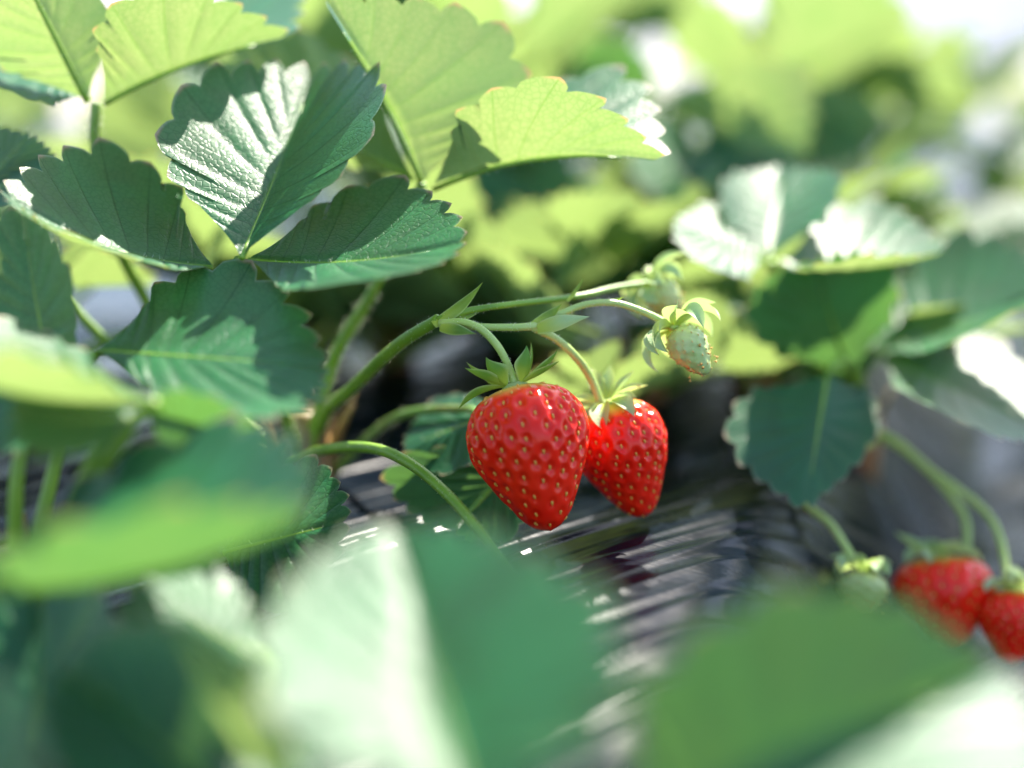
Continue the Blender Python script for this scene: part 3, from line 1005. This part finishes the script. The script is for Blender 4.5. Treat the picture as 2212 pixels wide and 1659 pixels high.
# ------------------------------------------------------------------ plant behind the centre, out of focus
cb = np.array([.10, .80, 0.0]); cb[2] = ground_z(cb[0], cb[1])
back = empty('strawberry_plant', cb, 'tall blurred strawberry plant behind the centre with arching bright green leaves', 'strawberry plant', 'strawberry plants growing through the mulch film')
crown(back, cb)


def bleaf(junction, *lfs, mat=None, smat=None):
    lf = make_leaf(back, [cb, (cb + P(*junction)) / 2 + np.array([0, 0, .02]), P(*junction)], [.0026, .0022, .0018], smat)
    for q in lfs:
        kw = dict(q[4]) if len(q) > 4 else {}
        make_leaflet(lf, *q[:4], mat=kw.pop('mat', mat), **kw)


bleaf((1085, 170, .68), ((1070, 165, .68), (900, -60, .65), (1075, -30, .64), (840, 90, .68), dict(face='a')), ((1105, 165, .68), (1370, -60, .66), (1200, -60, .65), (1300, 60, .69), dict(face='a')))
bleaf((1425, 220, .70), ((1430, 215, .70), (1730, 330, .63), (1660, 150, .635), (1500, 300, .69), dict(bow=.12, face='a')), ((1410, 215, .70), (1270, 90, .72), (1380, 110, .70), (1270, 230, .735), dict(mat=M_LEAF_OLD)))
bleaf((1660, 190, .74), ((1670, 190, .74), (1960, 20, .72), (1700, -40, .70), (1850, 150, .76), dict(face='a')), ((1640, 180, .74), (1480, 40, .74), (1580, 20, .70), (1480, 130, .76), dict(face='a')), ((1690, 200, .74), (1890, 300, .70), (1850, 200, .71), (1730, 340, .70)))
bleaf((1560, 430, .66), ((1550, 430, .66), (1370, 330, .64), (1460, 270, .68), (1430, 430, .63)), ((1570, 430, .66), (1640, 290, .68), (1520, 310, .68), (1700, 380, .66), dict(mat=M_LEAF_OLD)))
bleaf((1120, 520, .62), ((1120, 520, .62), (1040, 370, .62), (975, 450, .62), (1165, 440, .62), dict(mat=M_LEAF_OLD)), ((1130, 520, .62), (1290, 410, .62), (1180, 380, .65), (1260, 500, .6)))
bleaf((1180, 230, .72), ((1180, 230, .72), (1080, 110, .70), (1180, 90, .69), (1030, 220, .73), dict(face='a')), ((1190, 230, .72), (1330, 200, .69), (1250, 120, .74), (1260, 280, .68)))

# ------------------------------------------------------------------ further plants : shared leaflet shapes
UNIT = []
for k in range(6):
    rs = np.random.default_rng(70 + k)
    fz = rs.uniform(.06, .26)
    w = rs.uniform(.38, .46)
    V, F, UV = leaflet_geom((0, 0, 0), (0, 1, 0), (-w, .6, fz), (w, .6, fz * rs.uniform(.6, 1.2)), lod='low' if k > 2 else 'mid', cup=rs.uniform(.02, .14), droop=rs.uniform(0, .16), bow=rs.uniform(-.03, .05), seed=k, quilt=.010, wave=.06)
    m = MB(); m.add(V, F, 0, UV)
    UNIT.append(m.mesh('leaflet', [M_LEAF]))
    UNIT[-1].materials[0] = M_LEAF


def gen_plant(x, y, label, nleaf, seed, hi=.15, size=.056, group='strawberry plants growing through the mulch film'):
    rs = np.random.default_rng(seed)
    c = np.array([x, y, float(ground_z(x, y))])
    pl = empty('strawberry_plant', c, label, 'strawberry plant', group)
    crown(pl, c)
    for k in range(nleaf):
        az = 2 * math.pi * (k + rs.uniform(-.3, .3)) / nleaf
        h = hi * rs.uniform(.45, 1.05)
        rad = rs.uniform(.03, .10) * (1.3 - .5 * h / hi)
        o = np.array([math.cos(az), math.sin(az), 0])
        j = c + o * rad + np.array([0, 0, h])
        mb = MB()
        tube(mb, [c + o * .004, c + o * rad * .35 + np.array([0, 0, h * .55]), j], [.0021, .0018, .0014], n=10, ring=6)
        lf = mb.build('leaf', [M_STEM if rs.random() < .6 else M_STEM_PALE], pl)
        el = R(rs.uniform(12, 66))
        d = unit(o * math.cos(el) + np.array([0, 0, math.sin(el)]) + rs.normal(0, .15, 3))
        up = unit(np.array([0, 0, 1.0]) - d * d[2] + rs.normal(0, .18, 3)); up = unit(up - d * np.dot(up, d))
        sd = np.cross(d, up)
        s = size * rs.uniform(.75, 1.2)
        for a, kk in ((0, 1.0), (R(72), .92), (-R(72), .92)):
            dd = unit(math.cos(a) * d + math.sin(a) * sd + up * rs.uniform(-.1, .22))
            uu = unit(up - dd * np.dot(up, dd)); xx = np.cross(dd, uu)
            ob = bpy.data.objects.new('leaflet', UNIT[rs.integers(0, 3) if y < 1.1 else rs.integers(3, 6)])
            Mx = Matrix(np.column_stack([xx, dd, uu]).tolist()).to_4x4() @ Matrix.Diagonal((s * kk, s * kk, s * kk, 1))
            Mx.translation = (j - c + dd * .002).tolist()
            col.objects.link(ob)
            ob.parent = lf
            ob.matrix_local = Mx
    return pl


gen_plant(-.055, .645, 'low blurred tuft of strawberry leaves behind the thick arching fruit stem', 12, 52, hi=.05, size=.036)
gen_plant(-.20, .56, 'blurred strawberry plant between the stalks at the left edge', 11, 53, hi=.07, size=.045)
gen_plant(.055, .585, 'low blurred tuft of strawberry leaves close behind the second red berry', 13, 47, hi=.040, size=.034)
gen_plant(.105, .60, 'low blurred tuft of strawberry leaves left of the dark hanging leaf', 13, 48, hi=.045, size=.036)
gen_plant(.0, .70, 'blurred leafy strawberry plant framed by the two upper fruit stalks', 13, 49, hi=.06, size=.042)
gen_plant(.02, .64, 'low blurred strawberry plant just behind the arching fruit stem', 12, 41, hi=.065, size=.046)
gen_plant(.125, .67, 'low blurred strawberry plant behind the two green fruits', 12, 42, hi=.07, size=.046)
gen_plant(-.09, .60, 'low blurred strawberry plant showing under the dark toothed leaf', 11, 43, hi=.06, size=.044)
gen_plant(-.02, .83, 'blurred strawberry plant seen through the gap right of the backlit leaf', 12, 44, hi=.13)
gen_plant(.22, .92, 'blurred strawberry plant under the arching bright green leaf', 12, 45, hi=.14)
gen_plant(.42, .72, 'blurred strawberry plant cut by the right edge, above the film slope', 10, 46, hi=.12)
gen_plant(-.10, .72, 'blurred strawberry plant behind the backlit leaf, left of centre', 9, 31)
gen_plant(-.33, .66, 'blurred strawberry plant behind the leaves at the left edge', 9, 32)
gen_plant(.33, .84, 'blurred strawberry plant at the upper right, level with the sunlit leaf', 9, 33)
gen_plant(.05, 1.02, 'far blurred strawberry plant under the bright gap at the top centre', 9, 34)
gen_plant(-.20, 1.0, 'far blurred strawberry plant at the top between the two backlit leaves', 9, 35)
gen_plant(.26, 1.14, 'far blurred strawberry plant beneath the white glint at the upper right', 9, 36)
gen_plant(.52, 1.02, 'far blurred strawberry plant on the right edge, pale in the sun', 9, 37)
n_far = 0
for row, yy in enumerate((1.35, 1.7, 2.1, 2.6)):
    for k in range(7):
        xx = (k - 3) * .26 * (1 + .22 * row) + rng.uniform(-.06, .06) + .05
        gen_plant(xx, yy + rng.uniform(-.1, .1), 'distant strawberry plant melted into pale green blur at the back of the field', 6, 50 + row * 10 + k, group='distant strawberry plants')
